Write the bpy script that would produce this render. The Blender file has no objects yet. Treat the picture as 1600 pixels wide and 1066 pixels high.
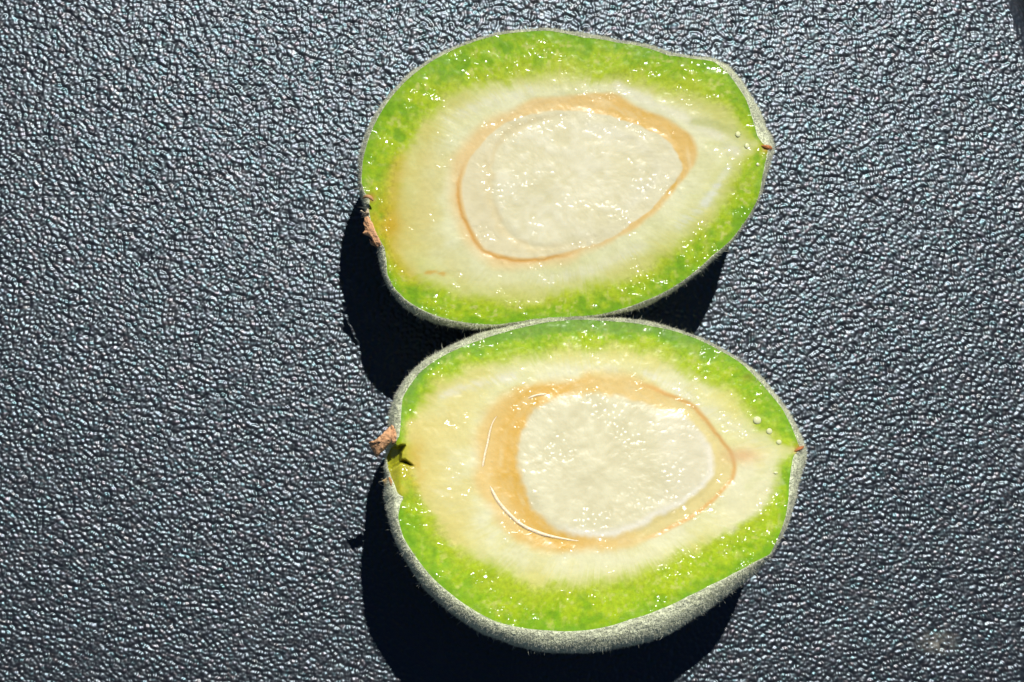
import bpy, math
import numpy as np
from mathutils import Vector

# ------------------------------------------------------------------ units, camera, light
S = 0.000056            # metres per traced unit (one unit = one photograph pixel at table height)
DIST = 2600.0           # camera height above the table in those units
CAMU, CAMV = 520.0, 950.0   # the camera stands over this point: the photographer leans in from the lower left
scene = bpy.context.scene

cam_data = bpy.data.cameras.new("camera")
cam = bpy.data.objects.new("camera", cam_data)
scene.collection.objects.link(cam)
cam.location = ((CAMU - 800) * S, -(CAMV - 533) * S, DIST * S)
cam.rotation_euler = (0, 0, 0)
cam_data.sensor_fit = 'HORIZONTAL'
cam_data.sensor_width = 36.0
cam_data.lens = 36.0 * DIST / 1600.0
cam_data.shift_x = (800 - CAMU) / 1600.0
cam_data.shift_y = (CAMV - 533) / 1600.0
cam_data.clip_start = 0.005
cam_data.clip_end = 50.0
scene.camera = cam

SUN_ELEV = math.radians(55.0)
SUN_DIR = Vector((0.25, 0.968, 0)).normalized() * math.cos(SUN_ELEV) + Vector((0, 0, math.sin(SUN_ELEV)))
world = bpy.data.worlds.new("World")
scene.world = world
world.use_nodes = True
wn = world.node_tree
bg = wn.nodes.get("Background") or wn.nodes.new("ShaderNodeBackground")
sky = wn.nodes.new("ShaderNodeTexSky")
sky.sky_type = 'NISHITA'
sky.sun_disc = False
sky.air_density = 0.4
sky.dust_density = 0.0
sky.sun_elevation = SUN_ELEV
sky.sun_rotation = math.atan2(SUN_DIR.x, SUN_DIR.y)
wn.links.new(sky.outputs[0], bg.inputs[0])
bg.inputs[1].default_value = 0.05

sun_data = bpy.data.lights.new("sun", 'SUN')
sun_data.energy = 5.0
sun_data.angle = math.radians(0.53)
sun_data.color = (1.0, 0.965, 0.90)
sun = bpy.data.objects.new("sun", sun_data)
sun.rotation_euler = SUN_DIR.to_track_quat('Z', 'Y').to_euler()
sun.location = SUN_DIR * 0.5
scene.collection.objects.link(sun)

scene.view_settings.view_transform = 'Standard'
scene.view_settings.look = 'None'
scene.view_settings.exposure = 0.0
scene.view_settings.gamma = 1.0
scene.view_settings.use_curve_mapping = False

# ------------------------------------------------------------------ helpers
rng = np.random.default_rng(7)

def lin(r, g, b):
    c = np.array([r, g, b], float) / 255.0
    return np.where(c <= 0.04045, c / 12.92, ((c + 0.055) / 1.055) ** 2.4)

def at(u, v, z):
    """traced coordinates (right, down, height) to metres"""
    k = (DIST - z) / DIST
    return np.stack([(CAMU - 800 + (u - CAMU) * k) * S, -(CAMV - 533 + (v - CAMV) * k) * S, z * S + 0 * u], -1)

_tabs = [np.random.default_rng(100 + i).random((256, 256)) * 2 - 1 for i in range(12)]
def vnoise(x, y, k=0):
    x = np.asarray(x, float); y = np.asarray(y, float)
    xi = np.floor(x).astype(int); yi = np.floor(y).astype(int)
    fx = x - xi; fy = y - yi
    fx = fx * fx * fx * (fx * (fx * 6 - 15) + 10); fy = fy * fy * fy * (fy * (fy * 6 - 15) + 10)
    t = _tabs[k % 12]
    a = t[xi & 255, yi & 255]; b = t[(xi + 1) & 255, yi & 255]
    c = t[xi & 255, (yi + 1) & 255]; d = t[(xi + 1) & 255, (yi + 1) & 255]
    return (a * (1 - fx) + b * fx) * (1 - fy) + (c * (1 - fx) + d * fx) * fy
def fbm(x, y, k=0, oct=4):
    s = 0; a = 1.0; n = 0
    for i in range(oct):
        s = s + a * vnoise(x * 2 ** i + 17.3 * i, y * 2 ** i + 5.1 * i, k + i); n += a; a *= 0.5
    return s / n * 1.6
def sstep(a, b, x):
    t = np.clip((x - a) / (b - a), 0, 1)
    return t * t * (3 - 2 * t)
def mix(a, b, w):
    return a * (1 - w)[..., None] + b * w[..., None]
def gauss(x, s):
    return np.exp(-0.5 * (x / s) ** 2)

def link(o, parent=None):
    scene.collection.objects.link(o)
    if parent is not None:
        o.parent = parent
        o.matrix_parent_inverse = parent.matrix_basis.inverted()
    return o

def quick_mesh(name, verts, quads=None, tris=None, mat=None, parent=None, colors=None, normals=None, smooth=True):
    verts = np.asarray(verts, np.float32).reshape(-1, 3)
    loops = []; sizes = []
    if quads is not None and len(quads):
        q = np.asarray(quads, np.int32).reshape(-1, 4); loops.append(q.ravel()); sizes.append(np.full(len(q), 4, np.int32))
    if tris is not None and len(tris):
        t = np.asarray(tris, np.int32).reshape(-1, 3); loops.append(t.ravel()); sizes.append(np.full(len(t), 3, np.int32))
    loops = np.concatenate(loops); sizes = np.concatenate(sizes)
    starts = np.concatenate([[0], np.cumsum(sizes)[:-1]]).astype(np.int32)
    me = bpy.data.meshes.new(name)
    me.vertices.add(len(verts)); me.vertices.foreach_set("co", verts.ravel())
    me.loops.add(len(loops)); me.loops.foreach_set("vertex_index", loops)
    me.polygons.add(len(sizes)); me.polygons.foreach_set("loop_start", starts)
    me.update(calc_edges=True)
    me.validate()
    if smooth:
        me.polygons.foreach_set("use_smooth", np.ones(len(me.polygons), bool))
    if colors is not None:
        for key, c in colors.items():
            at_ = me.attributes.new(key, 'FLOAT_COLOR', 'POINT')
            cc = np.ones((len(verts), 4), np.float32); cc[:, :3] = np.asarray(c).reshape(-1, 3)
            at_.data.foreach_set("color", cc.ravel())
    if normals is not None:
        me.normals_split_custom_set_from_vertices(np.asarray(normals, np.float32).reshape(-1, 3))
    if mat: me.materials.append(mat)
    return link(bpy.data.objects.new(name, me), parent)

# ------------------------------------------------------------------ materials
def new_mat(name):
    m = bpy.data.materials.new(name); m.use_nodes = True
    nt = m.node_tree
    return m, nt, nt.nodes["Principled BSDF"]
def nd(nt, t, **kw):
    n = nt.nodes.new(t)
    for k, v in kw.items():
        if k.startswith("i_"): n.inputs[int(k[2:]) if k[2:].isdigit() else k[2:]].default_value = v
        else: setattr(n, k, v)
    return n
def noise_node(nt, coord, scale, detail=2.0, rough=0.5):
    n = nd(nt, "ShaderNodeTexNoise"); n.inputs["Scale"].default_value = scale
    n.inputs["Detail"].default_value = detail; n.inputs["Roughness"].default_value = rough
    nt.links.new(coord, n.inputs["Vector"]); return n.outputs["Fac"]
def math_node(nt, op, a, b=None, c=None, clamp=False):
    n = nd(nt, "ShaderNodeMath", operation=op, use_clamp=clamp)
    for i, x in enumerate((a, b, c)):
        if x is None: continue
        if isinstance(x, (int, float)): n.inputs[i].default_value = x
        else: nt.links.new(x, n.inputs[i])
    return n.outputs[0]
def ramp01(nt, x, lo, hi):
    n = nd(nt, "ShaderNodeMapRange", interpolation_type='SMOOTHSTEP')
    n.inputs[1].default_value = lo; n.inputs[2].default_value = hi
    nt.links.new(x, n.inputs[0]); return n.outputs[0]

U = 1.0 / S   # texture scale so that 1 noise cell = 1 unit at scale U

ALB = 0.70      # pigments were read off the sunlit photograph; this brings them down to real reflectance

def flesh_material(name, beads, fine, fine_amp, coarse, coarse_amp, rough, spark_lo, spark_hi, var=0.12, sss=0.00022, body=0.10):
    """wet cut flesh: smooth translucent body with small cell variation under a thin wet film;
    only the film carries the tiny relief that glints in patches"""
    m, nt, p = new_mat(name)
    tc = nd(nt, "ShaderNodeTexCoord").outputs["Object"]
    col = nd(nt, "ShaderNodeAttribute", attribute_name="pigment").outputs["Color"]
    n1 = noise_node(nt, tc, U / 6.0, 3.0, 0.6)
    v1 = math_node(nt, 'MULTIPLY_ADD', n1, 2 * var * ALB, (1 - var) * ALB)
    vm = nd(nt, "ShaderNodeVectorMath", operation='SCALE')
    nt.links.new(col, vm.inputs[0]); nt.links.new(v1, vm.inputs["Scale"])
    nt.links.new(vm.outputs[0], p.inputs["Base Color"])
    patch = ramp01(nt, noise_node(nt, tc, U / 45.0, 3.0), spark_lo, spark_hi)
    if beads:      # the film gathers in tiny domes, each with its own glint
        vo = nd(nt, "ShaderNodeTexVoronoi", feature='F1'); vo.inputs["Scale"].default_value = U / fine
        nt.links.new(tc, vo.inputs["Vector"])
        hf = math_node(nt, 'MULTIPLY', math_node(nt, 'POWER', vo.outputs["Distance"], 2.0), -1.0)
        hf = math_node(nt, 'MULTIPLY_ADD', noise_node(nt, tc, U / 5.0, 1.0), 0.10, hf)
    else:
        hf = noise_node(nt, tc, U / fine, 1.5)
    hc = noise_node(nt, tc, U / coarse, 2.0)
    h1 = math_node(nt, 'MULTIPLY', hf, math_node(nt, 'MULTIPLY_ADD', patch, fine_amp, fine_amp * 0.05))
    h2 = math_node(nt, 'MULTIPLY_ADD', hc, coarse_amp, h1)
    b = nd(nt, "ShaderNodeBump"); b.inputs["Strength"].default_value = 1.0; b.inputs["Distance"].default_value = S
    nt.links.new(h2, b.inputs["Height"])
    nt.links.new(b.outputs[0], p.inputs["Coat Normal"])
    b2 = nd(nt, "ShaderNodeBump"); b2.inputs["Strength"].default_value = body; b2.inputs["Distance"].default_value = S
    nt.links.new(h2, b2.inputs["Height"]); nt.links.new(b2.outputs[0], p.inputs["Normal"])
    p.inputs["Coat Weight"].default_value = 0.85
    p.inputs["Coat Roughness"].default_value = rough
    p.inputs["Coat IOR"].default_value = 1.38
    p.inputs["Roughness"].default_value = 0.6
    p.inputs["Specular IOR Level"].default_value = 0.15
    if sss:
        p.subsurface_method = 'BURLEY'
        sw = nd(nt, "ShaderNodeAttribute", attribute_name="soft").outputs["Fac"]
        nt.links.new(sw, p.inputs["Subsurface Weight"])
        p.inputs["Subsurface Radius"].default_value = (1.0, 0.8, 0.45)
        p.inputs["Subsurface Scale"].default_value = sss
    return m

M_green = flesh_material("outer flesh", True, 11.0, 6.0, 30.0, 1.0, 0.17, 0.535, 0.64, 0.40)
M_pale = flesh_material("inner flesh", True, 12.0, 6.0, 38.0, 1.0, 0.18, 0.585, 0.68, 0.09)
M_orange = flesh_material("cavity lining", True, 11.0, 5.0, 30.0, 1.0, 0.20, 0.58, 0.68, 0.05)
M_coat = flesh_material("seed coat", True, 11.0, 6.0, 24.0, 1.2, 0.18, 0.52, 0.62, 0.04)
M_kernel = flesh_material("kernel", True, 9.0, 3.2, 26.0, 0.7, 0.28, 0.525, 0.68, 0.05, 0.0004, 0.03)

def plain_material(name, color, rough=0.6, scale=8.0, amp=1.0, var=0.25, dist=1.0, spec=0.4):
    m, nt, p = new_mat(name)
    tc = nd(nt, "ShaderNodeTexCoord").outputs["Object"]
    n1 = noise_node(nt, tc, U / scale, 4.0, 0.6)
    v1 = math_node(nt, 'MULTIPLY_ADD', n1, 2 * var, 1 - var)
    vm = nd(nt, "ShaderNodeVectorMath", operation='SCALE')
    vm.inputs[0].default_value = color
    nt.links.new(v1, vm.inputs["Scale"]); nt.links.new(vm.outputs[0], p.inputs["Base Color"])
    b = nd(nt, "ShaderNodeBump"); b.inputs["Strength"].default_value = amp; b.inputs["Distance"].default_value = S * dist
    nt.links.new(noise_node(nt, tc, U / (scale * 0.6), 3.0), b.inputs["Height"])
    nt.links.new(b.outputs[0], p.inputs["Normal"])
    p.inputs["Roughness"].default_value = rough
    p.inputs["Specular IOR Level"].default_value = spec
    return m

M_skin = plain_material("skin", (0.68, 0.72, 0.52), 0.9, 11.0, 1.0, 0.5, 6.0, 0.1)
M_flake = plain_material("dry calyx", (0.74, 0.42, 0.22), 0.8, 12.0, 1.0, 0.3, 4.0, 0.15)
M_tip = plain_material("dry style tip", (0.50, 0.19, 0.06), 0.6, 5.0, 1.0, 0.3, 3.0, 0.3)
M_thread = plain_material("seed coat rim", (0.86, 0.70, 0.46), 0.3, 10.0, 0.6, 0.1, 3.0, 0.5)

def fuzz_material():
    m, nt, p = new_mat("fuzz")
    nt.nodes.remove(p)
    out = nt.nodes["Material Output"]
    tc = nd(nt, "ShaderNodeTexCoord").outputs["Object"]
    v = math_node(nt, 'MULTIPLY_ADD', ramp01(nt, noise_node(nt, tc, U / 16.0, 4.0, 0.65), 0.3, 0.7), 0.36, 0.66)   # matted and rubbed patches
    sc = nd(nt, "ShaderNodeVectorMath", operation='SCALE'); sc.inputs[0].default_value = (0.90, 0.91, 0.76)
    nt.links.new(v, sc.inputs["Scale"])
    d = nd(nt, "ShaderNodeBsdfDiffuse"); t = nd(nt, "ShaderNodeBsdfTranslucent")
    nt.links.new(sc.outputs[0], d.inputs[0]); nt.links.new(sc.outputs[0], t.inputs[0])
    mx = nd(nt, "ShaderNodeMixShader"); mx.inputs[0].default_value = 0.55
    nt.links.new(d.outputs[0], mx.inputs[1]); nt.links.new(t.outputs[0], mx.inputs[2])
    nt.links.new(mx.outputs[0], out.inputs[0])
    return m
M_fuzz = fuzz_material()

def bead_material():
    m, nt, p = new_mat("juice")
    p.inputs["Base Color"].default_value = (0.66, 0.69, 0.38, 1)
    p.inputs["Roughness"].default_value = 0.06
    p.inputs["IOR"].default_value = 1.35
    p.inputs["Transmission Weight"].default_value = 0.0
    return m
M_bead = bead_material()

def table_material(border=False):
    m, nt, p = new_mat("black grained plastic")
    tint = nd(nt, "ShaderNodeAttribute", attribute_name="tint").outputs["Color"]
    stain = nd(nt, "ShaderNodeAttribute", attribute_name="stain").outputs["Color"]
    nt.links.new(tint, p.inputs["Specular Tint"])
    nt.links.new(stain, p.inputs["Base Color"])
    tc = nd(nt, "ShaderNodeTexCoord").outputs["Object"]
    p.inputs["Roughness"].default_value = 0.42
    r = math_node(nt, 'MULTIPLY_ADD', noise_node(nt, tc, U / 40.0, 4.0), 0.14, 0.34)
    nt.links.new(r, p.inputs["Roughness"])
    b = nd(nt, "ShaderNodeBump"); b.inputs["Strength"].default_value = 1.0; b.inputs["Distance"].default_value = S
    hgt = math_node(nt, 'MULTIPLY', noise_node(nt, tc, U / 4.0, 2.0), 0.15)
    if border:     # beyond the picture the pebbles are relief in the material
        vo = nd(nt, "ShaderNodeTexVoronoi", feature='F1'); vo.inputs["Scale"].default_value = U / 6.6
        nt.links.new(tc, vo.inputs["Vector"])
        hgt = math_node(nt, 'MULTIPLY_ADD', math_node(nt, 'POWER', vo.outputs["Distance"], 2.0), -4.2, hgt)
    nt.links.new(hgt, b.inputs["Height"])
    nt.links.new(b.outputs[0], p.inputs["Normal"])
    p.inputs["IOR"].default_value = 1.6
    p.inputs["Specular IOR Level"].default_value = 0.9
    return m
M_table = table_material()
M_border = table_material(True)

# ------------------------------------------------------------------ table top with real pebbled grain
GRAIN = 3.3
def build_table():
    pitch = 1.6
    u = np.arange(-70, 1690, pitch); v = np.arange(-70, 1140, pitch)
    nu, nv = len(u), len(v)
    r = np.random.default_rng(3)
    # rounded pebbles, some of them joined in short chains, with narrow valleys between them
    UU, VV = np.meshgrid(u, v)
    side = sstep(450, 1150, UU + 120 * fbm(UU / 300, VV / 300, 2, 3))
    tilt = np.radians(24) * (1 - side) - np.radians(12) * side
    wu = UU + 5.0 * fbm(UU / 60, VV / 60, 0, 3); wv = VV + 5.0 * fbm(UU / 60 + 40, VV / 60, 1, 3)
    wv = wv - 34 * np.sin((UU - 150) / 260.0)          # the chains of pebbles run in slow waves
    gx = wu / 7.5; gy = wv / 5.9
    xi = np.floor(gx).astype(int); yi = np.floor(gy).astype(int)
    f1 = np.full(UU.shape, 9.0); f2 = np.full(UU.shape, 9.0); i1 = np.zeros(UU.shape, int); i2 = np.zeros(UU.shape, int)
    jx = r.random((256, 256)) * 0.96 + 0.02; jy = r.random((256, 256)) * 0.96 + 0.02
    cell = r.random(65536); cell2 = r.random(65536); cell3 = r.random(65536)
    for dx in (-1, 0, 1, 2):
        for dy in (-1, 0, 1, 2):
            cx = xi + dx - (1 if dx == 2 else 0) * 4; cy = yi + dy - (1 if dy == 2 else 0) * 4   # +2 wraps to -2
            k = (cx & 255) * 256 + (cy & 255)
            dd = np.hypot((cx + jx[cx & 255, cy & 255] - gx), (cy + jy[cx & 255, cy & 255] - gy))
            near = dd < f1
            f2 = np.where(near, f1, np.minimum(f2, dd)); i2 = np.where(near, i1, np.where(dd <= f2, k, i2))
            f1 = np.where(near, dd, f1); i1 = np.where(near, k, i1)
    pair = cell[(np.minimum(i1, i2) * 31 + np.maximum(i1, i2) * 17) & 65535]
    e_ = f2 - f1 + np.where(pair < 0.13, 0.35, 0.0) * 1.0
    h = 0.55 * (1 - (1 - np.clip(e_ / 0.9, 0, 1)) ** 2)
    h = h - 0.85 * np.clip(f1, 0, 1) ** 2 + 0.45
    # soften to remove knife edges
    for _ in range(1):
        h = (h * 2 + np.roll(h, 1, 0) + np.roll(h, -1, 0)) / 4
        h = (h * 2 + np.roll(h, 1, 1) + np.roll(h, -1, 1)) / 4
    z = GRAIN * (h - 1.0) * (0.8 + 0.35 * cell2[i1])
    z += 0.35 * fbm(UU / 160, VV / 160, 6, 2)
    # the slab's rounded right-hand edge
    edge = 1628 - 42 * np.clip((170 - VV) / 170, 0, 2) ** 1.6 - 20 * np.clip((VV - 930) / 140, 0, 2) ** 1.5
    d = np.clip(UU - edge + 24, 0, None)
    z -= d * d / 90.0
    rim = gauss((UU - edge + 14) + 3 * fbm(UU / 40, VV / 40, 1), 4) * 0.9
    z += rim * sstep(260, 60, VV)
    P = at(UU, VV, 0 * UU); P[..., 2] = z * S
    idx = np.arange(nu * nv).reshape(nv, nu)
    quads = np.stack([idx[:-1, :-1], idx[1:, :-1], idx[1:, 1:], idx[:-1, 1:]], -1).reshape(-1, 4)
    # faint colour of the grain's own sheen and a little dust
    t = np.ones((nv, nu, 3)); 
    a = (cell3[i1] - 0.5) * 2; b = (cell2[i1] - 0.5) * 2; a = a ** 3 * 1.2; b = b ** 3
    t[..., 0] = 0.71 + 0.16 * a; t[..., 1] = 0.87 + 0.07 * b; t[..., 2] = 1.0 - 0.04 * a
    t = np.clip(t, 0.4, 1.0)
    base = np.zeros((nv, nu, 3)) + np.array([0.010, 0.011, 0.014])
    dust = np.clip(fbm(UU / 45, VV / 45, 5, 5) - 0.45, 0, 1) * 0.02
    smudge = np.exp(-(((UU - 1466) / 26) ** 2 + ((VV - 1004) / 15) ** 2) ** 1.3) * np.clip(0.6 + 0.8 * fbm(UU / 8, VV / 8, 8, 3), 0, 1)
    base += dust[..., None] + smudge[..., None] * np.array([0.16, 0.15, 0.12])
    verts = P.reshape(-1, 3); cols_t = t.reshape(-1, 3); cols_b = base.reshape(-1, 3)
    # plain border that carries the slab on beyond the picture on three sides, and its underside
    n0 = len(verts)
    zz = -1.4 * S
    L, T_, B_ = -900, -1100, 2100
    x0, x1, y0, y1 = u[0], u[-1], v[0], v[-1]
    def pt(a, b, z_=zz): return [(a - 800) * S, -(b - 533) * S, z_]
    zr = float(P[nv // 2, -1, 2])
    ext = [pt(L, T_), pt(1560, T_), pt(1560, y0), pt(x0, y0), pt(x0, y1), pt(1570, y1), pt(1570, B_), pt(L, B_),
           pt(L, y0), pt(L, y1),
           pt(1560, T_, -260 * S), pt(L, T_, -260 * S), pt(L, B_, -260 * S), pt(1570, B_, -260 * S),
           pt(x1, y0, zr), pt(x1, T_, zr), pt(x1, y1, zr), pt(x1, B_, zr),
           pt(x1, T_, -260 * S), pt(x1, B_, -260 * S)]
    e = lambda *k: [n0 + i for i in k]
    extq = [e(0, 8, 2, 1), e(8, 9, 4, 3), e(9, 7, 6, 5), e(1, 2, 14, 15), e(5, 6, 17, 16),
            e(0, 1, 10, 11), e(0, 11, 12, 7), e(7, 12, 13, 6), e(1, 15, 18, 10), e(6, 13, 19, 17),
            e(15, 17, 19, 18), e(11, 18, 19, 12)]
    verts = np.concatenate([verts, np.array(ext)])
    cols_t = np.concatenate([cols_t, np.full((len(ext), 3), 1.0) * np.array([0.71, 0.87, 1.0])]); cols_b = np.concatenate([cols_b, np.full((len(ext), 3), 0.012)])
    o = quick_mesh("table_top", verts, np.concatenate([quads, np.array(extq)]), None, M_table, None,
                   {"tint": cols_t, "stain": cols_b})
    o.data.materials.append(M_border)
    mi = np.zeros(len(o.data.polygons), np.int32); mi[len(quads):] = 1
    o.data.polygons.foreach_set("material_index", mi)
    o["kind"] = "structure"
    o["label"] = "black table top of pebbled plastic with a rounded right edge"
    return o
build_table()

# ------------------------------------------------------------------ almond halves
NA = 960
TH = np.linspace(-math.pi, math.pi, NA, endpoint=False)

def polar(points, c, smooth=1.0):
    """a traced closed outline as radius over angle about c"""
    p = np.array(points, float) - np.array(c)
    th = np.arctan2(p[:, 1], p[:, 0]); r = np.hypot(p[:, 0], p[:, 1])
    o = np.argsort(th); th = th[o]; r = r[o]
    r = np.interp(TH, np.concatenate([th - 2 * math.pi, th, th + 2 * math.pi]), np.concatenate([r, r, r]))
    if smooth:
        n = max(1, int(4 * smooth / 360 * NA)); k = np.exp(-0.5 * (np.arange(-n, n + 1) / (smooth / 360 * NA)) ** 2); k /= k.sum()
        r = np.convolve(np.concatenate([r[-n:], r, r[:n]]), k, 'valid')
    return r

def inside(poly, U_, V_):
    poly = np.array(poly, float); res = np.zeros(U_.shape, bool)
    x0, y0 = poly[-1]
    for x1, y1 in poly:
        cond = ((y1 > V_) != (y0 > V_)) & (U_ < (x0 - x1) * (V_ - y1) / (y0 - y1 + 1e-12) + x1)
        res ^= cond; x0, y0 = x1, y1
    return res
def poly_dist(poly, U_, V_, closed=True):
    poly = np.array(poly, float); d = np.full(U_.shape, 1e9)
    n = len(poly)
    for i in range(n if closed else n - 1):
        a = poly[i]; b = poly[(i + 1) % n]; ab = b - a
        t = np.clip(((U_ - a[0]) * ab[0] + (V_ - a[1]) * ab[1]) / (ab @ ab + 1e-9), 0, 1)
        d = np.minimum(d, np.hypot(U_ - a[0] - t * ab[0], V_ - a[1] - t * ab[1]))
    return d

def build_half(spec):
    c = spec["center"]
    rk = polar(spec["kernel"], c, 0.9); ro = polar(spec["cavity"], c, 0.9)
    rp = polar(spec["pale"], c, 1.0); rg = polar(spec["cut"], c, 0.35); rs = polar(spec["silhouette"], c, 0.5)
    rki = polar(spec["core"], c, 1.0) if spec.get("core") else None
    rs = np.maximum(rs - 2.5, rg + 1.0)
    ro = np.maximum(ro, rk + 3); rp = np.minimum(np.maximum(rp, ro + 6), rg - 4)
    rg = np.maximum(rg, rp + 4)
    zface = spec["plane"]
    # radial stations: consecutive rings share their border row
    rows = []; ring_of = {}
    def add_ring(name, a, b, n):
        start = len(rows) - 1 if rows else 0
        for i in range(0 if not rows else 1, n + 1): rows.append(a + (b - a) * (i / n))
        ring_of[name] = (start, len(rows) - 1)
    if rki is not None:
        add_ring("kernel", rki * 0.012, rki, 44); add_ring("seed_coat", rki, rk, 18)
    else:
        add_ring("kernel", rk * 0.012, rk, 52)
    add_ring("cavity_lining", rk, ro, 20)
    add_ring("inner_flesh", ro, rp, 34)
    add_ring("outer_flesh", rp, rg, 34)
    R = np.array(rows)                        # rows x angles
    Uf = c[0] + R * np.cos(TH); Vf = c[1] + R * np.sin(TH)
    z, pig = spec["paint"](Uf, Vf, R, dict(rk=rk, ro=ro, rp=rp, rg=rg, rki=rki))
    z = z + zface(Uf, Vf)
    P = at(Uf, Vf, z)
    dth = np.roll(P, -1, 1) - np.roll(P, 1, 1)
    dr = np.gradient(P, axis=0)
    N = np.cross(dth, dr); N /= np.linalg.norm(N, axis=-1, keepdims=True) + 1e-20
    N[N[..., 2] < 0] *= -1
    root = bpy.data.objects.new("almond_half", None)
    root.empty_display_size = 0.004
    cb = at(np.array(float(c[0])), np.array(float(c[1])), np.array(120.0))
    root.location = (cb[0], cb[1], 0)
    link(root)
    root["label"] = spec["label"]; root["category"] = "almond"
    root["group"] = "two halves of one cut green almond"
    mats = {"kernel": M_kernel, "seed_coat": M_coat, "cavity_lining": M_orange, "inner_flesh": M_pale, "outer_flesh": M_green}
    objs = {}
    for name, (a, b) in ring_of.items():
        n = b - a + 1
        idx = np.arange(n * NA).reshape(n, NA)
        nx = np.roll(idx, -1, 1)
        quads = np.stack([idx[:-1], nx[:-1], nx[1:], idx[1:]], -1).reshape(-1, 4)
        V3 = P[a:b + 1].reshape(-1, 3); N3 = N[a:b + 1].reshape(-1, 3); C3 = pig[a:b + 1].reshape(-1, 3); tris = None
        if a == 0:
            V3 = np.concatenate([V3, P[0].mean(0)[None]]); N3 = np.concatenate([N3, N[0].mean(0)[None]]); C3 = np.concatenate([C3, pig[0].mean(0)[None]])
            tris = np.stack([idx[0], np.full(NA, n * NA), nx[0]], -1)
        Rr = R[a:b + 1]
        edge = R[b][None] - Rr if a == 0 else np.minimum(Rr - R[a][None], R[b][None] - Rr)
        soft = np.repeat(sstep(2.0, 13.0, edge).reshape(-1, 1), 3, 1)
        if a == 0: soft = np.concatenate([soft, np.ones((1, 3))])
        objs[name] = quick_mesh(name, V3, quads, tris, mats[name], root, {"pigment": C3, "soft": soft}, N3)
    # skin: from the cut edge, out over the bulging flank, in to the belly that rests on the table
    ze = z[-1]
    zs = ze - 0.7 * spec["drop"] - 0.5 * (rs - rg)
    NB, NC = 12, 30
    prof = []
    for i in range(NB + 1):
        a = i / NB * math.pi / 2
        prof.append((rg + (rs - rg) * math.sin(a), ze - (ze - zs) * (1 - math.cos(a))))
    belly = zs * (1 - np.cos(0)) 
    for i in range(1, NC + 1):
        b = i / NC * math.pi / 2
        prof.append((rs * max(math.cos(b), 0.0) ** 0.85 if i < NC else rs * 0.0, zs * (1 - math.sin(b)) + 0.0))
    prof[-1] = (rs * 0.06, zs * 0.0)
    step = 2
    pr = np.array([q[0] for q in prof])[:, ::step]; pz = np.array([q[1] for q in prof])[:, ::step]
    th = TH[::step]; na = len(th)
    lump = 1.2 * fbm(th[None] * 9 + 0 * pr, np.arange(len(prof))[:, None] * 0.35 + 0 * pr, spec["seed"], 3)
    lump[0] = 0; lump[1] *= 0.3; lump[-1] = 0
    pr2 = pr + lump
    Us = c[0] + pr2 * np.cos(th); Vs = c[1] + pr2 * np.sin(th)
    PS = at(Us, Vs, pz)
    # below the widest line the belly closes in under the fruit's own centre
    for i in range(NB + 1, len(prof)):
        k = (pr2[i] / pr2[NB])[:, None]
        PS[i, :, :2] = cb[:2] + (PS[NB, :, :2] - cb[:2]) * k
    n = len(prof); idx = np.arange(n * na).reshape(n, na); nx = np.roll(idx, -1, 1)
    quads = np.stack([idx[:-1], nx[:-1], nx[1:], idx[1:]], -1).reshape(-1, 4)[:, ::-1]
    V3 = np.concatenate([PS.reshape(-1, 3), PS[-1].mean(0)[None]])
    tris = np.stack([idx[-1], nx[-1], np.full(na, n * na)], -1)[:, ::-1]
    skin = quick_mesh("skin", V3, quads, tris, M_skin, root)
    # fuzz: thousands of fine short hairs on the skin
    d1 = np.roll(PS, -1, 1) - np.roll(PS, 1, 1); d2 = np.gradient(PS, axis=0)
    NS = np.cross(d1, d2); NS /= np.linalg.norm(NS, axis=-1, keepdims=True) + 1e-20
    outw = PS - np.array([cb[0], cb[1], 0.004]); NS[(NS * outw).sum(-1) < 0] *= -1
    r2 = np.random.default_rng(spec["seed"] + 50)
    NH = spec.get("hairs", 56000)
    # denser near the cut rim, thinner down on the belly
    pos = r2.random(NH); rowf = np.where(r2.random(NH) < 0.72, pos * (NB + 3), pos * (n - 8))
    ri = np.clip(rowf.astype(int), 0, n - 2); rf = rowf - ri
    colf = r2.random(NH) * na
    ci = colf.astype(int) % na; cj = (ci + 1) % na; cf = colf - np.floor(colf)
    def samp(A):
        return ((A[ri, ci] * (1 - cf)[:, None] + A[ri, cj] * cf[:, None]) * (1 - rf)[:, None]
                + (A[ri + 1, ci] * (1 - cf)[:, None] + A[ri + 1, cj] * cf[:, None]) * rf[:, None])
    root_p = samp(PS); nn = samp(NS); nn /= np.linalg.norm(nn, axis=1, keepdims=True)
    rad = root_p - np.array([cb[0], cb[1], 0]); rad[:, 2] = 0; rad /= np.linalg.norm(rad, axis=1, keepdims=True) + 1e-12
    clump = r2.standard_normal((NH, 3))
    dirn = nn * 0.6 + rad * 0.25 + 0.55 * clump
    dirn /= np.linalg.norm(dirn, axis=1, keepdims=True)
    ln = (1.8 + 3.6 * r2.random(NH) ** 2 + 8.0 * (r2.random(NH) < 0.012)) * S
    bend = r2.standard_normal((NH, 3)) * 0.35
    mid = root_p + dirn * (ln * 0.5)[:, None]
    tipd = dirn + bend; tipd /= np.linalg.norm(tipd, axis=1, keepdims=True)
    tip = mid + tipd * (ln * 0.5)[:, None]
    side = np.cross(dirn, r2.standard_normal((NH, 3))); side /= np.linalg.norm(side, axis=1, keepdims=True) + 1e-12
    w = (0.31 * S) * (0.7 + 0.6 * r2.random(NH))[:, None]
    HV = np.stack([root_p - side * w, root_p + side * w, mid + side * w * 0.75, mid - side * w * 0.75, tip], 1).reshape(-1, 3)
    k5 = np.arange(NH)[:, None] * 5
    hq = k5 + np.array([0, 1, 2, 3]); ht = k5 + np.array([3, 2, 4])
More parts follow.
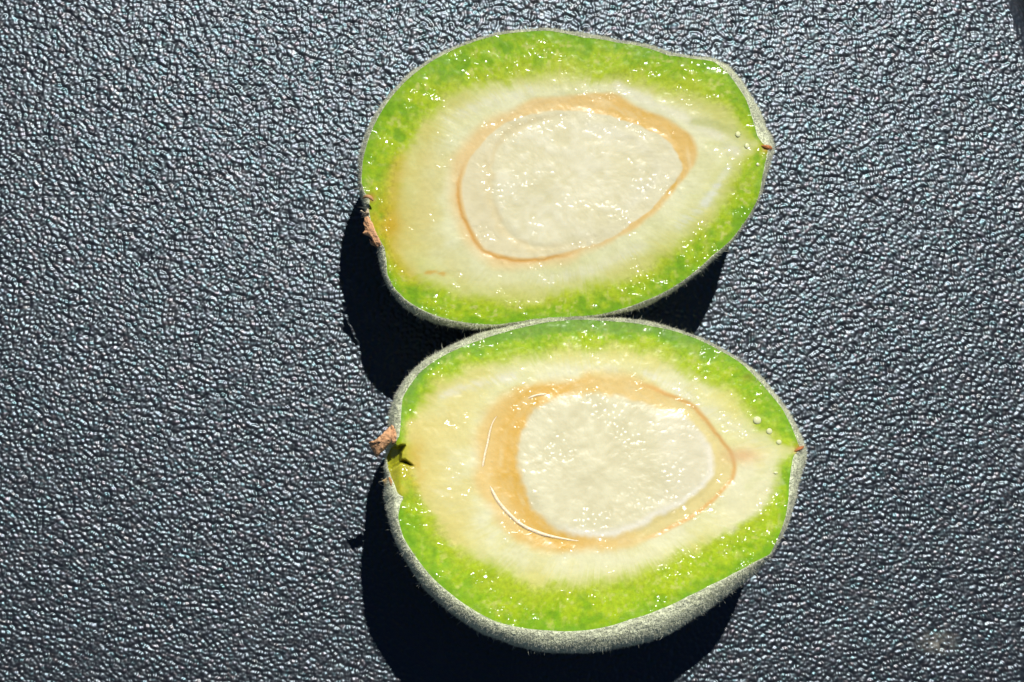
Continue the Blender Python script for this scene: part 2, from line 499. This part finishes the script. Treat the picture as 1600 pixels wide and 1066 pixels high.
    fz = quick_mesh("fuzz", HV, hq, ht, M_fuzz, skin, smooth=False)
    fz["kind"] = "stuff"
    def surf(a, b):
        k = np.argmin((Uf - a) ** 2 + (Vf - b) ** 2); return float(z.flat[k])
    return root, objs, surf

# ---- small parts
def flake(pts, parent, thick=2.2, mat=None, curl=3.0, seed=0):
    """a thin dry scale: outline given as (u, v, z), subdivided fan with uneven curl, given thickness"""
    pts = np.array(pts, float); n = len(pts)
    r3 = np.random.default_rng(seed)
    # densify the outline
    out = []
    for i in range(n):
        a, b = pts[i], pts[(i + 1) % n]
        for t in (0, 0.25, 0.5, 0.75):
            q = a + (b - a) * t
            if t: q = q + r3.normal(0, 0.5, 3)
            out.append(q)
    out = np.array(out); m = len(out); c = out.mean(0)
    rings = [out, c + (out - c) * 0.66 + np.array([0, 0, curl * 0.6]) + r3.normal(0, 0.3, out.shape), c + (out - c) * 0.33 + np.array([0, 0, curl]) + r3.normal(0, 0.3, out.shape)]
    top = np.concatenate(rings + [c[None] + np.array([0, 0, curl])])
    bot = top - np.array([0.4, 0.2, thick]); nt_ = len(top)
    allp = np.concatenate([top, bot])
    q = []; t3 = []
    for o_, flip in ((0, False), (nt_, True)):
        for k in range(2):
            for i in range(m):
                j = (i + 1) % m
                f = [o_ + k * m + i, o_ + k * m + j, o_ + (k + 1) * m + j, o_ + (k + 1) * m + i]
                q.append(f[::-1] if flip else f)
        for i in range(m):
            f = [o_ + 2 * m + i, o_ + 2 * m + (i + 1) % m, o_ + 3 * m]
            t3.append(f[::-1] if flip else f)
    for i in range(m):
        j = (i + 1) % m; q.append([i, nt_ + i, nt_ + j, j])
    P = at(allp[:, 0], allp[:, 1], allp[:, 2])
    return quick_mesh("calyx_flake", P, q, t3, mat or M_flake, parent)

def tube(name, path, radii, mat, parent, seg=10):
    path = np.array(path, float)
    P = at(path[:, 0], path[:, 1], path[:, 2]); n = len(P)
    T = np.gradient(P, axis=0); T /= np.linalg.norm(T, axis=1, keepdims=True)
    up = np.array([0, 0, 1.0]); A = np.cross(T, up); A /= np.linalg.norm(A, axis=1, keepdims=True) + 1e-12
    B = np.cross(A, T)
    a = np.arange(seg) / seg * 2 * math.pi
    V = P[:, None] + (np.cos(a)[None, :, None] * A[:, None] + np.sin(a)[None, :, None] * B[:, None]) * (np.array(radii) * S)[:, None, None]
    idx = np.arange(n * seg).reshape(n, seg); nx = np.roll(idx, -1, 1)
    q = np.stack([idx[:-1], idx[1:], nx[1:], nx[:-1]], -1).reshape(-1, 4)
    V = np.concatenate([V.reshape(-1, 3), P[:1], P[-1:]])
    t = np.concatenate([np.stack([idx[0], nx[0], np.full(seg, n * seg)], -1), np.stack([nx[-1], idx[-1], np.full(seg, n * seg + 1)], -1)])
    return quick_mesh(name, V, q, t, mat, parent)

def spline(pts, n):
    """Catmull-Rom through (u, v, z) points"""
    p = np.array(pts, float); p = np.concatenate([2 * p[:1] - p[1:2], p, 2 * p[-1:] - p[-2:-1]])
    m = len(p) - 3; ts = np.linspace(0, m - 1e-6, n); out = []
    for t in ts:
        i = int(t); f = t - i; a, b, c, d = p[i:i + 4]
        out.append(0.5 * (2 * b + (c - a) * f + (2 * a - 5 * b + 4 * c - d) * f * f + (3 * b - a - 3 * c + d) * f ** 3))
    return np.array(out)

def bead(u, v, z, r, parent, seed=0):
    """a low rounded drop of juice"""
    r4 = np.random.default_rng(seed)
    seg, rn = 16, 7; V = []
    sx, sy = 1 + 0.2 * r4.standard_normal() * 0.5, 1 + 0.2 * r4.standard_normal() * 0.5
    for i in range(rn):
        b = i / rn * math.pi / 2
        for k in range(seg):
            a = k / seg * 2 * math.pi
            V.append((u + r * sx * math.cos(b) * math.cos(a), v + r * sy * math.cos(b) * math.sin(a), z - 0.6 + r * 0.5 * math.sin(b)))
    V.append((u, v, z - 0.6 + r * 0.5)); V.append((u, v, z - 1.2))
    V = np.array(V); idx = np.arange(rn * seg).reshape(rn, seg); nx = np.roll(idx, -1, 1)
    q = np.stack([idx[:-1], idx[1:], nx[1:], nx[:-1]], -1).reshape(-1, 4)
    t = np.concatenate([np.stack([idx[-1], np.full(seg, rn * seg), nx[-1]], -1), np.stack([nx[0], np.full(seg, rn * seg + 1), idx[0]], -1)])
    return quick_mesh("juice_bead", at(V[:, 0], V[:, 1], V[:, 2]), q, t, M_bead, parent)

# ---- upper half: traced outlines
UP = dict(
  center=(885, 285), seed=2, drop=46,
  label="upper almond half with a broad cream seed coat round its kernel, tip at right",
  silhouette=[(559,256),(564,230),(570,209),(584,180),(605,151),(623,133),(642,112),(668,95),(694,80),(723,70),(750,61),(784,51),(815,47),(855,46),(889,49),(939,57),(978,66),(1018,71),(1049,83),(1083,89),(1112,90),(1138,101),(1157,122),(1175,151),(1191,178),(1199,201),(1208,212),(1211,227),(1210,240),(1204,256),(1197,277),(1192,300),(1188,307),(1175,336),(1157,362),(1138,386),(1112,410),(1083,433),(1049,457),(1018,475),(978,488),(950,494),(920,496),(890,497),(860,499),(830,503),(800,509),(775,514),(752,516),(723,513),(684,506),(658,496),(631,481),(608,454),(598,433),(591,407),(590,390),(586,372),(577,352),(570,333),(566,318),(562,307),(558,286)],
  cut=[(567,251),(576,217),(591,183),(610,154),(631,130),(658,107),(692,86),(736,67),(784,54),(820,50),(855,48),(885,53),(912,59),(965,67),(1007,74),(1044,87),(1083,92),(1115,96),(1138,115),(1151,133),(1165,154),(1175,183),(1183,212),(1192,225),(1200,230),(1199,241),(1195,256),(1190,283),(1187,300),(1183,313),(1162,349),(1141,376),(1112,400),(1081,428),(1044,453),(1007,470),(970,483),(939,491),(900,494),(860,496),(830,499),(800,504),(778,507),(736,505),(700,499),(668,488),(636,470),(615,449),(605,428),(604,407),(601,388),(589,366),(580,347),(576,326),(578,312),(569,299),(565,286)],
  pale=[(621,256),(631,235),(658,199),(684,170),(710,146),(750,130),(789,125),(841,120),(890,117),(939,122),(991,130),(1044,146),(1083,151),(1123,167),(1149,188),(1175,214),(1190,228),(1178,240),(1160,254),(1148,275),(1138,303),(1117,339),(1088,362),(1065,383),(1031,402),(991,428),(947,446),(899,454),(860,462),(841,465),(789,467),(736,465),(697,454),(658,441),(626,418),(612,391),(608,365),(613,339),(615,299),(618,273)],
  cavity=[(702,283),(707,256),(723,225),(749,199),(789,175),(828,159),(868,152),(895,152),(926,146),(965,149),(991,162),(1031,180),(1065,201),(1086,214),(1089,235),(1081,260),(1065,286),(1044,312),(1007,344),(965,373),(912,397),(868,408),(815,417),(776,415),(750,402),(726,376),(710,344),(702,312)],
  kernel=[(722,283),(731,256),(749,230),(768,209),(802,188),(841,178),(894,174),(933,178),(970,188),(1007,201),(1044,220),(1060,243),(1066,262),(1060,276),(1041,297),(1018,326),(986,349),(947,373),(899,389),(868,397),(841,402),(789,399),(757,389),(742,365),(728,336),(721,299)],
  core=[(772,273),(774,245),(785,224),(805,207),(835,195),(880,187),(930,190),(965,200),(995,215),(1025,240),(1034,262),(1030,280),(1010,305),(980,331),(940,356),(890,376),(841,383),(815,376),(797,362),(779,334)],
  plane=lambda u, v: 182 + 0.045 * (u - 885) - 0.02 * (v - 285),
)
def paint_up(u, v, R, o):
    c = UP["center"]; th = np.arctan2(v - c[1], u - c[0])
    rk, ro, rp, rg, rki = (o[k][None] for k in ("rk", "ro", "rp", "rg", "rki"))
    nA = fbm(u / 42, v / 42, 1, 4); nB = fbm(u / 13, v / 13, 3, 3); nC = fbm(u / 110, v / 110, 5, 3)
    rad = fbm(th * 70 + nA, R / 90, 6, 3)               # fibres running outwards
    to_base = sstep(-230, -330, (u - c[0]) + 0.0 * v)   # towards the stalk end
    green = mix(mix(np.broadcast_to(lin(138, 188, 8), u.shape + (3,)), lin(176, 206, 18), np.clip(0.45 + 0.55 * nA + 0.3 * rad, 0, 1)), lin(188, 210, 40), np.clip(0.2 + 0.9 * nB, 0, 1) * 0.6)
    nD = fbm(u / 6, v / 6, 10, 2); nE = fbm(u / 24 + 5, v / 24, 11, 3)
    green = mix(green, np.broadcast_to(lin(108, 168, 2), green.shape), np.clip(1.6 * nE - 0.1, 0, 1) * 0.7)
    green = mix(green, np.broadcast_to(lin(206, 216, 110), green.shape), np.clip(1.6 * nD - 0.35, 0, 1) * np.clip(0.6 - nE, 0, 1) * 0.9)
    fr = np.clip((R - rp) / (rg - rp), -1, 1.2)
    green = mix(green, np.broadcast_to(lin(192, 208, 44), green.shape), sstep(0.55, 0.0, fr + 0.3 * nA) * 0.8)
    green = mix(green, np.broadcast_to(lin(118, 176, 6), green.shape), sstep(0.70, 0.98, fr + 0.1 * nB) * 0.65)
    pale = mix(np.broadcast_to(lin(220, 220, 130), u.shape + (3,)), lin(244, 245, 192), np.clip(0.45 + 0.8 * nA + 0.22 * rad, 0, 1))
    fp = np.clip((R - ro) / (rp - ro), 0, 1)
    pale = mix(pale, np.broadcast_to(lin(206, 214, 104), pale.shape), sstep(0.45, 1.05, fp + 0.18 * nA + 0.1 * rad) * 0.7)
    pale = mix(pale, np.broadcast_to(lin(245, 245, 204), pale.shape), sstep(0.75, 0.15, fp + 0.2 * nA) * 0.6)
    pale = mix(pale, np.broadcast_to(lin(212, 218, 140), pale.shape), np.clip(nC + 0.1, 0, 1) * 0.35)
    pale = mix(pale, np.broadcast_to(lin(226, 212, 122), pale.shape), sstep(-150, -300, u - c[0] + 40 * nA) * 0.75)
    streak = gauss(poly_dist([(965,138),(1040,170),(1110,205),(1150,235)], u, v, False) + 3 * nB, 6)
    pale = mix(pale, np.broadcast_to(lin(244, 243, 212), pale.shape), streak * 0.8)
    streak = gauss(poly_dist([(1085,190),(1120,196),(1150,206)], u, v, False) + 2 * nB, 5)
    pale = mix(pale, np.broadcast_to(lin(198, 204, 120), pale.shape), streak * 0.7)
    for pts, wd, cc, am in [([(1100,318),(1122,288),(1138,262)], 4, (240,244,224), 0.8), ([(1060,352),(1090,330),(1110,305)], 6, (236,240,214), 0.6), ([(700,188),(760,160),(830,142)], 7, (240,240,212), 0.5), ([(1190,228),(1150,222),(1110,226)], 5, (226,230,160), 0.6),
                            ([(668,426),(678,424),(692,428)], 2.2, (222,180,80), 0.8), ([(625,372),(640,380),(660,384)], 2.2, (232,222,140), 0.6), ([(850,440),(930,420),(1000,385)], 6, (240,240,208), 0.5)]:
        pale = mix(pale, np.broadcast_to(lin(*cc), pale.shape), np.clip(gauss(poly_dist(pts, u, v, False) + 2.5 * nB, wd) * (0.8 + 0.6 * rad), 0, 1) * am)
    orange = mix(np.broadcast_to(lin(246, 218, 154), u.shape + (3,)), lin(240, 198, 104), sstep(-0.2, 0.9, np.cos(th + 0.6)) * np.clip(0.75 + 0.4 * nA, 0, 1))
    orange = mix(orange, np.broadcast_to(lin(248, 226, 168), orange.shape), np.clip(0.2 + 0.9 * fbm(R / 7, th * 5, 9, 3), 0, 1) * 0.55)
    coat = mix(np.broadcast_to(lin(240, 234, 192), u.shape + (3,)), lin(248, 243, 206), np.clip(0.5 + 0.6 * nB, 0, 1))
    left = sstep(0.2, -0.5, np.cos(th))
    coat = mix(coat, np.broadcast_to(lin(236, 219, 164), coat.shape), gauss(R - rki - 4 + 4 * nB, 6.5) * left * 0.55)
    low = sstep(0.0, 0.7, np.cos(th - 2.4))
    coat = mix(coat, np.broadcast_to(lin(240, 224, 174), coat.shape), low * 0.35)
    core = mix(np.broadcast_to(lin(238, 232, 188), u.shape + (3,)), lin(250, 246, 212), np.clip(0.45 + 0.5 * nB + 0.4 * nA, 0, 1))
    core = mix(core, np.broadcast_to(lin(225, 222, 200), core.shape), gauss(R - rki + 8, 9) * sstep(0.3, 0.9, np.cos(th + 0.4)) * 0.25)  # faint grey shadow band painted just inside the core's right edge
    col = core
    col = mix(col, coat, sstep(-5, 5, R - rki + 5 * nB))
    col = mix(col, orange, sstep(-2.0, 2.5, R - rk + 1.6 * nB))
    crease = gauss(R - rk - 5 - 1.5 * nB, 2.6) * sstep(0.3, -0.3, np.cos(th)) * sstep(-0.35, 0.2, np.sin(th))
    col = mix(col, np.broadcast_to(lin(226, 166, 66), col.shape), crease * 0.8)
    soft = 5 + 8 * sstep(0.4, -0.6, np.cos(th + 0.5))
    col = mix(col, pale, sstep(-1, 1, (R - ro + 4 * nA) / soft))
    col = mix(col, green, sstep(-13, 13, R - rp + 8 * nA + 3 * rad + 5 * nB))
    stub = gauss(np.hypot((u - 596) / 22, (v - 345) / 42), 0.8)
    col = mix(col, np.broadcast_to(lin(190, 188, 30), col.shape), np.clip(stub * (0.8 + 0.5 * nB), 0, 1) * sstep(-16, 4, R - rp + 12))
    col = mix(col, np.broadcast_to(lin(214, 178, 40), col.shape), gauss(np.hypot(u - 612, v - 352), 12) * 0.8)
    col = mix(col, np.broadcast_to(lin(220, 185, 50), col.shape), gauss(np.abs(R - rp), 9) * sstep(-210, -260, u - c[0]) * sstep(-60, -30, v - 285) * 0.5)
    col = mix(col, np.broadcast_to(lin(196, 130, 60), col.shape), gauss(np.hypot(u - 579, v - 309), 5) * 0.8)
    col = mix(col, np.broadcast_to(lin(205, 130, 40), col.shape), gauss(np.hypot(u - 1200, v - 231), 7) * 0.7)
    # relief
    z = 0.8 * fbm(u / 70, v / 70, 8, 2) + 0.25 * nB
    z = z + 0.2 * sstep(6, -18, R - rk) * 1.0                                         # kernel stands a little proud
    z = z - (0.25 + 0.35 * sstep(-0.1, 0.8, np.cos(th + 0.75))) * sstep(-1, 9, R - rk) * sstep(6, -12, R - ro)   # gap beside it
    z = z - 0.8 * gauss(R - rki - 3, 4) * left
    z = z - 0.25 * crease
    return z, col
UP["paint"] = paint_up

# ---- lower half
HOLLOW = [(586,712),(600,704),(608,696),(612,691),(620,697),(626,694),(636,695),(629,708),(628,717),(634,717),(646,726),(644,731),(636,728),(627,725),(618,730),(611,734),(600,726)]
LOW = dict(
  center=(935, 740), seed=5, drop=40,
  label="lower almond half with a golden gap left of its kernel and grey fuzzy underside showing",
  silhouette=[(606,655),(608,643),(616,617),(629,595),(650,572),(671,556),(698,543),(724,530),(758,517),(792,509),(824,501),(855,496),(894,496),(934,496),(952,496),(992,498),(1026,505),(1058,514),(1089,526),(1123,542),(1152,559),(1178,577),(1199,598),(1218,622),(1234,645),(1249,672),(1258,692),(1262,705),(1261,720),(1255,737),(1249,758),(1242,788),(1233,818),(1218,848),(1200,875),(1179,899),(1152,920),(1116,947),(1080,971),(1041,995),(1002,1007),(960,1016),(900,1021),(885,1021),(840,1018),(795,1007),(756,992),(720,971),(690,947),(660,917),(636,881),(621,854),(609,824),(601,788),(598,765),(600,745),(600,725),(602,705),(606,680)],
  cut=[(627,643),(629,622),(640,603),(656,582),(679,564),(711,547),(750,532),(790,519),(829,509),(881,501),(934,501),(966,503),(1018,510),(1071,523),(1123,547),(1157,567),(1181,590),(1202,614),(1223,640),(1239,672),(1247,693),(1252,702),(1240,711),(1236,732),(1233,755),(1232,779),(1227,809),(1215,842),(1203,866),(1179,878),(1146,896),(1110,914),(1074,932),(1029,953),(984,968),(945,980),(900,986),(855,985),(810,980),(774,971),(735,950),(702,926),(675,902),(651,872),(630,839),(622,809),(625,789),(632,776),(622,773),(617,758),(610,742),(606,730),(604,715),(610,702),(618,692),(624,682),(626,665)],
  pale=[(641,664),(650,638),(677,606),(708,588),(750,572),(803,561),(855,553),(900,548),(939,546),(1005,551),(1058,567),(1097,590),(1136,611),(1163,638),(1184,669),(1215,690),(1243,701),(1228,714),(1219,735),(1216,756),(1209,773),(1185,803),(1155,818),(1110,842),(1068,866),(1020,890),(975,905),(930,912),(900,915),(840,912),(795,899),(750,878),(720,854),(693,824),(669,794),(658,770),(650,745),(640,728),(640,700),(638,680)],
  cavity=[(740,729),(742,690),(758,648),(784,619),(816,603),(855,595),(908,590),(939,588),(992,596),(1044,614),(1084,632),(1110,662),(1131,688),(1146,708),(1151,728),(1147,748),(1137,760),(1116,782),(1086,806),(1050,826),(1014,842),(975,855),(930,863),(885,863),(840,857),(804,839),(774,809),(750,770)],
  kernel=[(813,743),(810,716),(813,685),(824,659),(837,638),(860,624),(908,618),(952,617),(992,627),(1031,640),(1071,648),(1089,669),(1107,690),(1118,716),(1118,741),(1095,767),(1065,788),(1026,808),(990,828),(945,838),(915,839),(885,833),(855,815),(834,794),(822,765)],
  plane=lambda u, v: 203 + 0.07 * (v - 740) + 0.0 * u,
)
def paint_low(u, v, R, o):
    c = LOW["center"]; th = np.arctan2(v - c[1], u - c[0])
    rk, ro, rp, rg = (o[k][None] for k in ("rk", "ro", "rp", "rg"))
    nA = fbm(u / 42 + 9, v / 42, 2, 4); nB = fbm(u / 13 + 9, v / 13, 4, 3); nC = fbm(u / 110 + 9, v / 110, 6, 3)
    rad = fbm(th * 70 + nA + 20, R / 90, 7, 3)
    south = sstep(-0.2, 0.7, np.sin(th))
    full = lambda *q: np.broadcast_to(lin(*q), u.shape + (3,))
    fr = np.clip((R - rp) / (rg - rp), -1, 1.2)
    green = mix(full(140, 194, 6), lin(184, 214, 16), np.clip(0.4 + 0.6 * nA + 0.3 * rad + 0.2 * south, 0, 1))
    green = mix(green, full(194, 218, 36), np.clip(0.25 + 0.8 * nB, 0, 1) * 0.65)
    nD = fbm(u / 6 + 7, v / 6, 10, 2); nE = fbm(u / 24 + 25, v / 24, 11, 3)
    green = mix(green, full(118, 178, 2), np.clip(1.6 * nE - 0.1, 0, 1) * 0.65)
    green = mix(green, full(208, 222, 100), np.clip(1.6 * nD - 0.35, 0, 1) * np.clip(0.6 - nE, 0, 1) * 0.9)
    green = mix(green, full(190, 210, 36), sstep(0.55, 0.0, fr + 0.3 * nA) * 0.8)
    green = mix(green, full(112, 178, 10), sstep(0.66, 0.96, fr + 0.12 * nB) * 0.6)
    north = sstep(0.55, 0.95, -np.sin(th)) + gauss(np.hypot(u - 660, v - 590), 40)
    green = mix(green, full(120, 168, 62), np.clip(north, 0, 1) * sstep(0.45, 0.75, fr + 0.2 * nA) * 0.75)
    pale = mix(full(238, 233, 140), lin(250, 249, 200), np.clip(0.5 + 0.8 * nA + 0.25 * rad + 0.15 * south, 0, 1))
    fp = np.clip((R - ro) / (rp - ro), 0, 1)
    pale = mix(pale, full(216, 222, 104), sstep(0.5, 1.05, fp + 0.18 * nA + 0.1 * rad) * 0.65)
    pale = mix(pale, full(249, 247, 204), sstep(0.75, 0.15, fp + 0.2 * nA) * 0.45)
    pale = mix(pale, full(222, 222, 150), np.clip(nC, 0, 1) * 0.5)
    pale = mix(pale, full(238, 222, 138), sstep(-150, -290, u - c[0] + 40 * nA) * 0.7)
    lobe = sstep(1090, 1150, u) * sstep(700, 750, v + 20 * nA)
    pale = mix(pale, full(248, 245, 205), np.clip(lobe, 0, 1) * 0.7)
    for pts, wd, cc, am in [([(690,618),(735,602),(800,590)], 5, (246,244,220), 0.7), ([(1005,582),(1050,606),(1080,622)], 4, (248,246,220), 0.7), ([(1100,640),(1150,668),(1205,696)], 7, (244,243,205), 0.6),
                            ([(672,762),(690,770),(708,778)], 2.5, (248,240,180), 0.7), ([(660,640),(700,600),(760,582)], 4, (214,214,110), 0.5), ([(1240,703),(1200,694),(1165,668)], 4, (222,226,140), 0.5), ([(1236,706),(1205,730),(1170,760)], 5, (232,234,170), 0.5),
                            ([(850,588),(905,578),(960,576)], 5, (244,242,205), 0.6), ([(700,850),(760,892),(840,905)], 5, (236,236,150), 0.4)]:
        pale = mix(pale, full(*cc), np.clip(gauss(poly_dist(pts, u, v, False) + 2.5 * nB, wd) * (0.8 + 0.6 * rad), 0, 1) * am)
    orange = mix(full(246, 216, 138), lin(240, 194, 90), sstep(58, 14, R - rk + 6 * nA) * sstep(0.15, -0.5, np.cos(th)))
    orange = mix(orange, full(246, 206, 126), np.clip(0.3 + 0.5 * nA, 0, 1) * 0.5)
    orange = mix(orange, full(248, 226, 164), np.clip(0.15 + 0.9 * fbm(R / 7, th * 5, 10, 3), 0, 1) * 0.5)
    east = sstep(0.45, 0.8, np.cos(th - 0.12))
    orange = mix(orange, full(240, 226, 156), east * 0.9)
    core = mix(full(232, 226, 184), lin(245, 241, 202), np.clip(0.45 + 0.4 * nB + 0.5 * nA, 0, 1))
    core = mix(core, full(240, 234, 205), sstep(60, 130, u - c[0] + 30 * nA) * 0.5)
    core = mix(core, full(252, 248, 226), gauss(R - rk + 5 + 2 * nB, 5) * sstep(0.1, 0.6, np.cos(th - 0.9)) * 1.0)
    col = core
    col = mix(col, orange, sstep(-6, 6, R - rk + 3.0 * nB))
    line = gauss(R - ro + 3 + 1.2 * nB, 2.6) * sstep(0.35, 0.75, np.cos(th + 0.1))
    soft = 12 - 8 * sstep(0.2, 0.7, np.cos(th))
    col = mix(col, pale, sstep(-1, 1, (R - ro + 7 * nA * (1 - east)) / soft))
    col = mix(col, full(240, 178, 92), line * 0.7)
    col = mix(col, full(240, 196, 140), gauss(np.hypot((u - 1160) / 20, (v - 712) / 9), 1.0) * 0.8)
    col = mix(col, green, sstep(-13, 13, R - rp + 9 * nA + 3 * rad + 5 * nB))
    stub = sstep(655, 625, u + 6 * nA) * sstep(684, 700, v) * sstep(800, 765, v)
    col = mix(col, mix(full(186, 200, 44), lin(206, 200, 60), np.clip(0.5 + nB, 0, 1)), stub * 0.9)
    col = mix(col, full(226, 186, 60), np.clip(gauss(np.hypot((u - 652) / 9, (v - 728) / 26), 1.0) * (0.7 + 0.6 * nB), 0, 1) * 0.8)
    ins = inside(HOLLOW, u, v); dh = poly_dist(HOLLOW, u, v)
    depth = np.where(ins, sstep(0.0, 5.0, dh), 0.0)
    col = mix(col, full(170, 172, 30), np.where(ins, sstep(0, 3, dh), 0) * 0.9)
    col = mix(col, full(214, 110, 40), gauss(np.hypot(u - 1250, v - 703), 6) * 0.8)
    spot = gauss(np.hypot((u - 1168) / 7, (v - 590) / 4), 1.0)
    col = mix(col, full(150, 150, 30), spot * 0.6)
    z = 0.8 * fbm(u / 70 + 30, v / 70, 9, 2) + 0.25 * nB
    z = z + 0.8 * sstep(8, -18, R - rk)
    z = z - (0.3 + 1.1 * sstep(0.1, 0.9, np.cos(th - 2.9))) * sstep(-6, 24, R - rk) * sstep(-4, -26, R - ro)
    z = z - 0.9 * sstep(-2, 10, R - rk) * sstep(2, -8, R - ro) * east
    z = z + 0.7 * lobe * sstep(-2, 10, R - ro)
    z = z - 20 * depth - 14 * stub * sstep(628, 606, u)
    return z, col
LOW["paint"] = paint_low

upper, up_parts, zu = build_half(UP)
lower, low_parts, zl = build_half(LOW)

# ---- dry calyx scales at the stalk ends
flake([(570,340,172),(575,338,176),(583,350,177),(588,363,177),(596,384,174),(590,388,170),(581,373,170),(567,365,166),(571,358,168),(568,350,168)], upper, seed=1, curl=2.0)
flake([(577,374,160),(584,378,163),(587,386,163),(580,382,158)], upper, seed=2, thick=1.6, curl=1.0)
flake([(563,329,166),(570,333,170),(575,326,172),(577,333,172),(572,338,166),(567,335,162)], upper, seed=3, thick=1.6, curl=1.0, mat=plain_material("pale dry calyx", (0.62, 0.52, 0.36), 0.8, 10.0))
flake([(576,692,190),(586,688,200),(598,678,208),(610,666,212),(612,676,212),(611,690,206),(603,700,198),(595,708,192),(588,715,186),(582,704,186)], lower, seed=4, curl=4.0)
flake([(611,664,208),(614,665,210),(618,671,208),(620,682,206),(619,692,202),(613,695,200),(611,680,206)], lower, seed=5, curl=1.0)
flake([(597,750,178),(602,748,182),(608,746,188),(609,752,188),(607,758,184),(601,761,176)], lower, seed=6, curl=2.0, mat=plain_material("straw calyx", (0.72, 0.52, 0.24), 0.8, 10.0))
tube("calyx_flake", spline([(608,746,192),(612,756,194),(614,766,194),(620,775,196),(628,774,198)], 14), [1.2,1.8,2.2,2.4,2.4,2.4,2.3,2.2,2.2,2.1,2.0,1.8,1.4,0.8], plain_material("brown calyx", (0.45, 0.22, 0.07), 0.7, 6.0), lower)
tube("calyx_flake", spline([(567,310,172),(573,307,180),(579,309,182),(583,314,181)], 10), [0.8,1.6,2.2,2.6,2.8,2.8,2.6,2.2,1.6,0.8], plain_material("brown calyx edge", (0.5, 0.27, 0.12), 0.7, 6.0), upper)

# ---- dried style tip of each half
tube("style_tip", spline([(1188,228,zu(1190,228)-1),(1195,229,zu(1195,229)+1),(1202,231,zu(1202,231)-1),(1206,233,zu(1206,233)-7)], 12), [0.4,0.9,1.5,2.0,2.5,2.6,3.2,2.9,3.3,2.4,1.9,0.8], M_tip, upper)
tube("style_tip", spline([(1240,706,zl(1240,706)-1),(1246,703,zl(1246,703)+1),(1252,700,zl(1252,700)-1),(1256,697,zl(1256,697)-8)], 12), [0.4,0.9,1.3,1.9,2.1,2.6,2.4,2.8,2.2,2.0,1.3,0.6], M_tip, lower)

# ---- pale rim of the seed coat standing in the lower half's golden gap
def rim_path(pts): return [(a, b, zl(a, b) - 1.2) for a, b in pts]
p1 = spline(rim_path([(764,756),(777,782),(795,803),(816,821),(840,832),(860,838),(900,845),(935,845)]), 60)
tube("seed_coat_rim", p1, 3.0 * np.minimum(1, np.minimum(np.arange(60) / 6 + 0.2, (59 - np.arange(60)) / 22 + 0.1)), M_thread, lower)
p2 = spline(rim_path([(753,733),(757,712),(761,695),(769,662),(786,640),(806,628)]), 50)
tube("seed_coat_rim", p2, 2.0 * np.minimum(1, np.minimum(np.arange(50) / 3 + 0.2, (49 - np.arange(50)) / 30 + 0.1)), M_thread, lower)
p3 = spline(rim_path([(822,624),(838,618),(860,615)]), 30)
tube("seed_coat_rim", p3, 2.0 * np.minimum(1, np.minimum(np.arange(30) / 8 + 0.2, (29 - np.arange(30)) / 8 + 0.1)), M_thread, lower)

# ---- beads of juice on the cut faces
for i, (a, b, r) in enumerate([(1183, 657, 6.5), (1202, 674, 4.6), (1217, 691, 4.2), (1212, 739, 3.0)]):
    bead(a, b, zl(a, b) + 0.5, r, lower, i)
for i, (a, b, r) in enumerate([(1153, 210, 4.2), (1167, 228, 3.8), (1184, 257, 3.0)]):
    bead(a, b, zu(a, b) + 0.5, r, upper, 20 + i)
